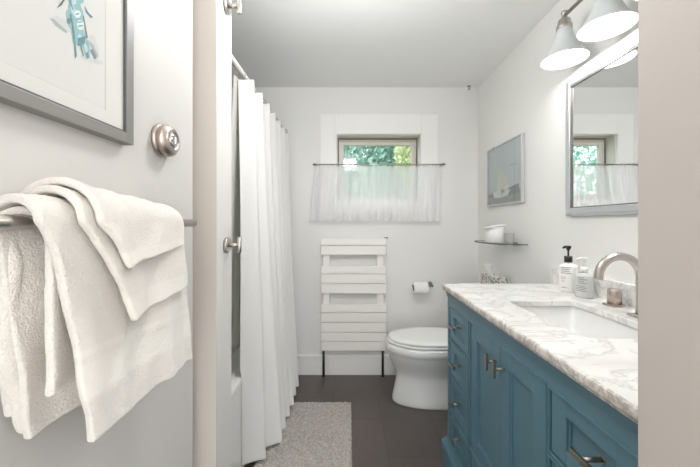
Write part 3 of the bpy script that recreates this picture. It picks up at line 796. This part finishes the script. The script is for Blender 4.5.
# bottles
def bottle(loc, r, hb, label, bodym, pumpm, collar_h, total, k, inklines):
    x, y, z = loc
    t = thing('soap_bottle', label, 'soap bottle', loc)
    bm = B(); lathe(bm, [(r*.9, 0), (r, .003), (r, hb*.86), (r*.94, hb*.95), (r*.6, hb*1.0), (r*.34, hb*1.03), (r*.34, hb*1.10)], loc, 2, 40); obj('body', bm, bodym, t)
    bm = B(); lathe(bm, [(r*.44, 0), (r*.44, collar_h)], (x, y, z+hb*1.06), 2, 28)
    obj('collar', bm, pumpm, t)
    zt = z+total
    bm = B(); lathe(bm, [(.0035, 0), (.0035, total-hb*1.06-collar_h)], (x, y, z+hb*1.06+collar_h-.002), 2, 12); obj('stem', bm, 'plastic' if k else 'black', t)
    bm = B(); lathe(bm, [(.005, 0), (.010, .012), (.011, .018), (.009, .020)], (x, y, zt-.020), 2, 20)
    tube(bm, [(x, y, zt-.005), (x-.018, y-.004, zt-.004), (x-.027-.010*k, y-.006, zt-.009)], [.0065, .005, .0035], 12); obj('pump_head', bm, pumpm, t)
    # printed lines on the label, small marks curved round the body
    bm = B()
    ang0 = math.atan2(-y, -x)
    for (h, a0, a1, th) in inklines:
        prev = None
        n_ = 8
        for i in range(n_):
            aa = ang0+a0+(a1-a0)*i/n_; ab = aa+(a1-a0)/n_*.86
            rr_ = r+.0003
            q = [bm.verts.new((x+rr_*math.cos(t_), y+rr_*math.sin(t_), z+h+dz)) for t_, dz in ((aa, 0), (ab, 0), (ab, th), (aa, th))]
            bm.faces.new(q)
    obj('printed_text', bm, 'label', t, fix=False)
il = [(.103-.008*i, -.85, (.15 if i % 3 else .35), .0032) for i in range(4)] + [(.062, -.85, -.2, .002), (.056, -.85, -.3, .002), (.045, -.85, -.35, .002), (.018, -.8, -.1, .0025)]
bottle((.944, 1.356, .881), .0345, .118, 'white pump bottle with black pump on the marble counter, farther of two', 'plastic', 'black', .026, .195, 0, il)
il2 = [(.078-.0075*i, -.7, (.3 if i % 2 else .0), .003) for i in range(4)] + [(.045-.0065*i, -.9, .1+.2*(i % 2), .0028) for i in range(4)]
bottle((.933, 1.25, .881), .031, .094, 'clear pump bottle with white pump on the marble counter, nearer the faucet', 'soap', 'plastic', .02, .158, 1, il2)

# ============================================================ MIRROR
mi_ = thing('wall_mirror', 'silver-framed rectangular mirror above the sink', 'mirror', (RW, .97, 1.2))
my0, my1, mz0, mz1, mw = .50, 1.436, 1.206, 1.814, .038
bm = B()
for (a_, b_) in ((0, .984),):
    yring(bm, my0, my1, mz0, mz1, mw, .985, RW-.001, .004)
yring(bm, my0+.008, my1-.008, mz0+.008, mz1-.008, mw-.014, .981, .99, .003)
obj('frame', bm, 'silver', mi_)
bm = B(); yring(bm, my0+mw-.003, my1-mw+.003, mz0+mw-.003, mz1-mw+.003, .003, .984, .990, 0); obj('inner_edge', bm, 'greymetal', mi_)
bx('mirror_glass', (.990, RW-.002, my0+mw, my1-mw, mz0+mw, mz1-mw), 'mirror', mi_)

# ============================================================ VANITY LIGHT
vl = thing('vanity_light', 'nickel bar light with white bell glass shades above the mirror', 'light fixture', (RW, .985, 2.02))
LX = .895; bzz = 2.035
bm = B(); lathe(bm, [(.0075, 0), (.0075, .665)], (LX, .655, bzz), 1, 16)
obj('bar', bm, 'nickel', vl)
bm = B(); box(bm, RW-.018, RW-.001, .88, 1.09, 1.98, 2.09, .005); lathe(bm, [(.011, 0), (.011, .10)], (RW-.012, .985, bzz), 0, 20, sgn=-1); obj('back_plate', bm, 'nickel', vl)
for y in (1.31, 1.095, .88, .665):
    bm = B(); lathe(bm, [(.012, .018), (.012, .010), (.010, .008), (.010, -.012), (.020, -.015), (.023, -.020), (.023, -.036), (.028, -.039), (.029, -.052), (.027, -.056)], (LX, y, bzz), 2, 28); obj('socket_cup', bm, 'nickel', vl)
    prof_o = [(.025, -.050), (.030, -.070), (.037, -.095), (.047, -.120), (.058, -.143), (.071, -.163), (.081, -.177), (.084, -.183)]
    bm = B(); lathe(bm, prof_o, (LX, y, bzz), 2, 48, cap=(True, False))
    s = obj('shade', bm, 'shade_out', vl, fix=False)
    bm = B(); lathe(bm, [(r-.003, d) for r, d in prof_o], (LX, y, bzz), 2, 48, cap=(True, False)); obj('inner_glass', bm, 'shade_in', s, fix=False)
    bm = B(); lathe(bm, [(.012, -.055), (.013, -.075), (.026, -.10), (.030, -.122), (.026, -.142), (.012, -.153), (.001, -.155)], (LX, y, bzz), 2, 24); obj('bulb', bm, 'bulb', vl)
    l = bpy.data.lights.new('bulb_light', 'POINT'); l.energy = 0.8; l.color = (1, .99, .98); l.shadow_soft_size = .012
    lo = bpy.data.objects.new('bulb_light', l); C.objects.link(lo); lo.location = (LX, y, bzz-.172)
# added ceiling light, out of view, to lift the ceiling and back wall
cl = thing('added_ceiling_light', 'added round white semi-flush ceiling light, out of view, brightening the bathroom', 'light fixture', (.0, 1.04, ROOM_H))
bm = B(); lathe(bm, [(.06, 0), (.06, -.02), (.01, -.025), (.01, -.22)], (.0, 1.04, ROOM_H), 2, 40); obj('base', bm, 'trim', cl)
bm = B(); lathe(bm, [(.138, -.18), (.12, -.205), (.07, -.225), (.001, -.23)], (.0, 1.04, ROOM_H), 2, 40, cap=(False, False)); obj('fill_diffuser', bm, 'fill_diffuser', cl)
l = bpy.data.lights.new('ceiling_fill', 'POINT'); l.energy = 10.5; l.shadow_soft_size = .10; l.color = (.97, .985, 1)
lo = bpy.data.objects.new('ceiling_fill', l); C.objects.link(lo); lo.location = (.0, 1.04, ROOM_H-.28)

hl = thing('added_hall_light', 'added round white flush ceiling light in the unseen hall, for fill', 'light fixture', (.2, -.6, ROOM_H))  # lamp added behind the camera to fill the foreground
bm = B(); lathe(bm, [(.15, 0), (.15, -.02), (.14, -.025)], (.2, -.6, ROOM_H), 2, 40); obj('base', bm, 'trim', hl)
bm = B(); lathe(bm, [(.138, -.025), (.12, -.05), (.07, -.07), (.001, -.075)], (.2, -.6, ROOM_H), 2, 40, cap=(False, False)); obj('fill_diffuser', bm, 'fill_diffuser', hl)
l = bpy.data.lights.new('hall_fill', 'POINT'); l.energy = 3; l.shadow_soft_size = .15; l.color = (.97, .985, 1)
lo = bpy.data.objects.new('hall_fill', l); C.objects.link(lo); lo.location = (.2, -.6, ROOM_H-.3)

# ============================================================ GLASS SHELF AND WHAT STANDS ON IT
gs = thing('glass_shelf', 'small bow-fronted clear glass shelf on the right wall above the toilet', 'shelf', (RW, 2.0, 1.05))
def dshape(z, d=0, n=36):
    pts = []
    for k in range(n+1):
        a = PI*k/n; c, s = math.cos(a), math.sin(a)
        pts.append(Vector((RW-.002-(.170-d)*abs(s)**.75, 2.0+(.235-d)*(abs(c)**.8)*(1 if c > 0 else -1), z)))
    return pts
zs = 1.050
bm = B(); loft(bm, [dshape(zs), dshape(zs+.006)], True, True); obj('glass_plate', bm, 'shelfglass', gs)
bm = B()
a_, b_, c_, d_ = dshape(zs, .0005), dshape(zs+.0062, .0005), dshape(zs+.0062, -.0015), dshape(zs, -.0015)
for lo_, hi_ in ((a_, b_), (b_, c_), (c_, d_), (d_, a_)):
    for i in range(len(a_)-1): bm.faces.new([bm.verts.new(p) for p in (lo_[i], lo_[i+1], hi_[i+1], hi_[i])])
bmesh.ops.remove_doubles(bm, verts=bm.verts, dist=1e-6); obj('plate_edge', bm, 'glassedge', gs)
for y in (1.88, 2.12):
    bm = B(); box(bm, RW-.03, RW-.001, y-.01, y+.01, zs-.008, zs, .002); obj('clamp', bm, 'darknickel', gs)
sr_ = thing('spare_toilet_roll', 'spare white toilet roll standing on the glass shelf, loose sheet at its top', 'toilet roll', (.905, 1.965, zs+.0065))
bm = B(); rc = (.908, 1.965, zs+.0065)
lathe(bm, [(.020, .004), (.020, 0), (.053, 0), (.0545, .002), (.0545, .091), (.053, .093), (.020, .093), (.020, .02)], rc, 2, 48, cap=(False, False)); obj('paper', bm, 'paper', sr_)
bm = B(); grid(bm, 12, 8, lambda u, v: Vector((rc[0]-.072+.118*u, rc[1]-.05+.085*v-.01*u, rc[2]+.096+.012*u+.004*math.sin(v*3)-.010*(1-u)**2))); o = obj('loose_sheet', bm, 'paper', sr_, fix=False); mods(o, .0012, 1)
gt = thing('glass_tumbler', 'small clear glass cup on the glass shelf beside the spare roll', 'glass', (.95, 1.87, zs+.007))
bm = B(); lathe(bm, [(.001, .004), (.022, .004), (.026, .060), (.028, .060), (.024, 0), (.001, 0)], (.958, 1.88, zs+.0065), 2, 28, cap=(False, False)); obj('cup', bm, 'cupglass', gt)
bm = B(); tube(bm, [(.966+.010*math.cos(a), 1.83+.010*math.sin(a), zs+.0105) for a in [2*PI*i/20 for i in range(21)]], .003, 8, cap=False)
o = obj('metal_ring', bm, 'darknickel'); tag(o, 'tiny metal ring lying at the right end of the glass shelf', 'ring')
bm = B()
q = Vector(((469-CX)/(F/2.43), 2.43, ROOM_H))
lathe(bm, [(.012, 0), (.012, -.004), (.003, -.006), (.003, -.014)], q, 2, 16)
tube(bm, [(q.x+.007*math.sin(a), q.y, q.z-.021+.007*math.cos(a)) for a in [PI*1.5*i/14 for i in range(15)]], .003, 8)
o = obj('ceiling_hook', bm, 'greymetal'); tag(o, 'tiny grey hook in the ceiling near the right corner', 'hook')

# ============================================================ OUTSIDE
bx('ground_outside', (-8, 10, BACK+.2, 16, -.6, -.5), 'lawn', st=True)
def tree(label, cx_, cy2, cz2, rx_, ry_, rz2, nl, lm, seed):
    rnd = random.Random(seed)
    t = thing('leafy_tree', label, 'tree', (cx_, cy2, -.5), 'trees outside the window')
    bm = B(); tube(bm, [(cx_, cy2, -.5), (cx_+.05, cy2, .4), (cx_-.05, cy2+.05, cz2)], [.14, .11, .05], 10); obj('trunk', bm, 'trunk', t)
    bm = B()
    for i in range(nl):
        while True:
            v = Vector((rnd.uniform(-1, 1), rnd.uniform(-1, 1), rnd.uniform(-1, 1)))
            if v.length < 1: break
        v = v.normalized()*(v.length**.45)*(1+.18*nz(v.x*3, v.y*3, v.z*3+seed))
        c = Vector((cx_+v.x*rx_, cy2+v.y*ry_, cz2+v.z*rz2))
        a = Vector((rnd.gauss(0, 1), rnd.gauss(0, 1), rnd.gauss(0, 1))).normalized(); b2 = a.cross(Vector((rnd.gauss(0, 1), rnd.gauss(0, 1), rnd.gauss(0, 1)))).normalized()
        L = rnd.uniform(.035, .07)
        bm.faces.new([bm.verts.new(c+p) for p in (-a*L, b2*L*.45-a*L*.1, a*L, -b2*L*.45-a*L*.1)])
    obj('foliage', bm, lm, t, fix=False)
tree('blue-green leafy tree seen through the left of the window', .0, 5.2, 2.4, 1.5, 1.0, 1.7, 34000, 'leafteal', 3)
tree('yellow-green sunlit tree seen through the right of the window', .95, 3.95, 2.0, .33, .3, .42, 12000, 'leafyellow', 5)
tree('distant blue-green tree filling the right side behind the yellow-green one', 2.6, 7.0, 2.8, 2.0, 1.2, 2.2, 26000, 'leafteal', 9)

tree('blue-green leafy tree beyond the left end of the window, seen in the mirror', -2.6, 6.6, 2.4, 1.7, 1.0, 2.0, 14000, 'leafteal', 12)

# ============================================================ LIGHT, WORLD, CAMERA
w = bpy.data.worlds.new('world'); SC.world = w; w.use_nodes = True
bg = w.node_tree.nodes['Background']; bg.inputs[0].default_value = (.97, .985, 1, 1); bg.inputs[1].default_value = 2.5
sun = bpy.data.lights.new('sun', 'SUN'); sun.energy = 2.0; sun.angle = .02; so = bpy.data.objects.new('sun', sun); C.objects.link(so)
so.rotation_euler = (math.radians(48), 0, math.radians(-35))   # shines from behind the house onto the trees
cam = bpy.data.cameras.new('camera'); co = bpy.data.objects.new('camera', cam); C.objects.link(co)
co.location = (0, 0, CZ); co.rotation_euler = (PI/2, 0, 0)
cam.sensor_width = 36; cam.lens = F*36/700; cam.shift_x = 1/700; cam.shift_y = -9.5/700; cam.clip_start = .02
SC.camera = co
SC.view_settings.view_transform = 'Standard'; SC.view_settings.look = 'None'; SC.view_settings.gamma = 1; SC.view_settings.exposure = .66
SC.view_settings.use_curve_mapping = False
SC.cycles.use_denoising = True
SC.cycles.max_bounces = 10; SC.cycles.diffuse_bounces = 6; SC.cycles.transparent_max_bounces = 16
SC.cycles.sample_clamp_indirect = 4; SC.cycles.caustics_reflective = False; SC.cycles.caustics_refractive = False
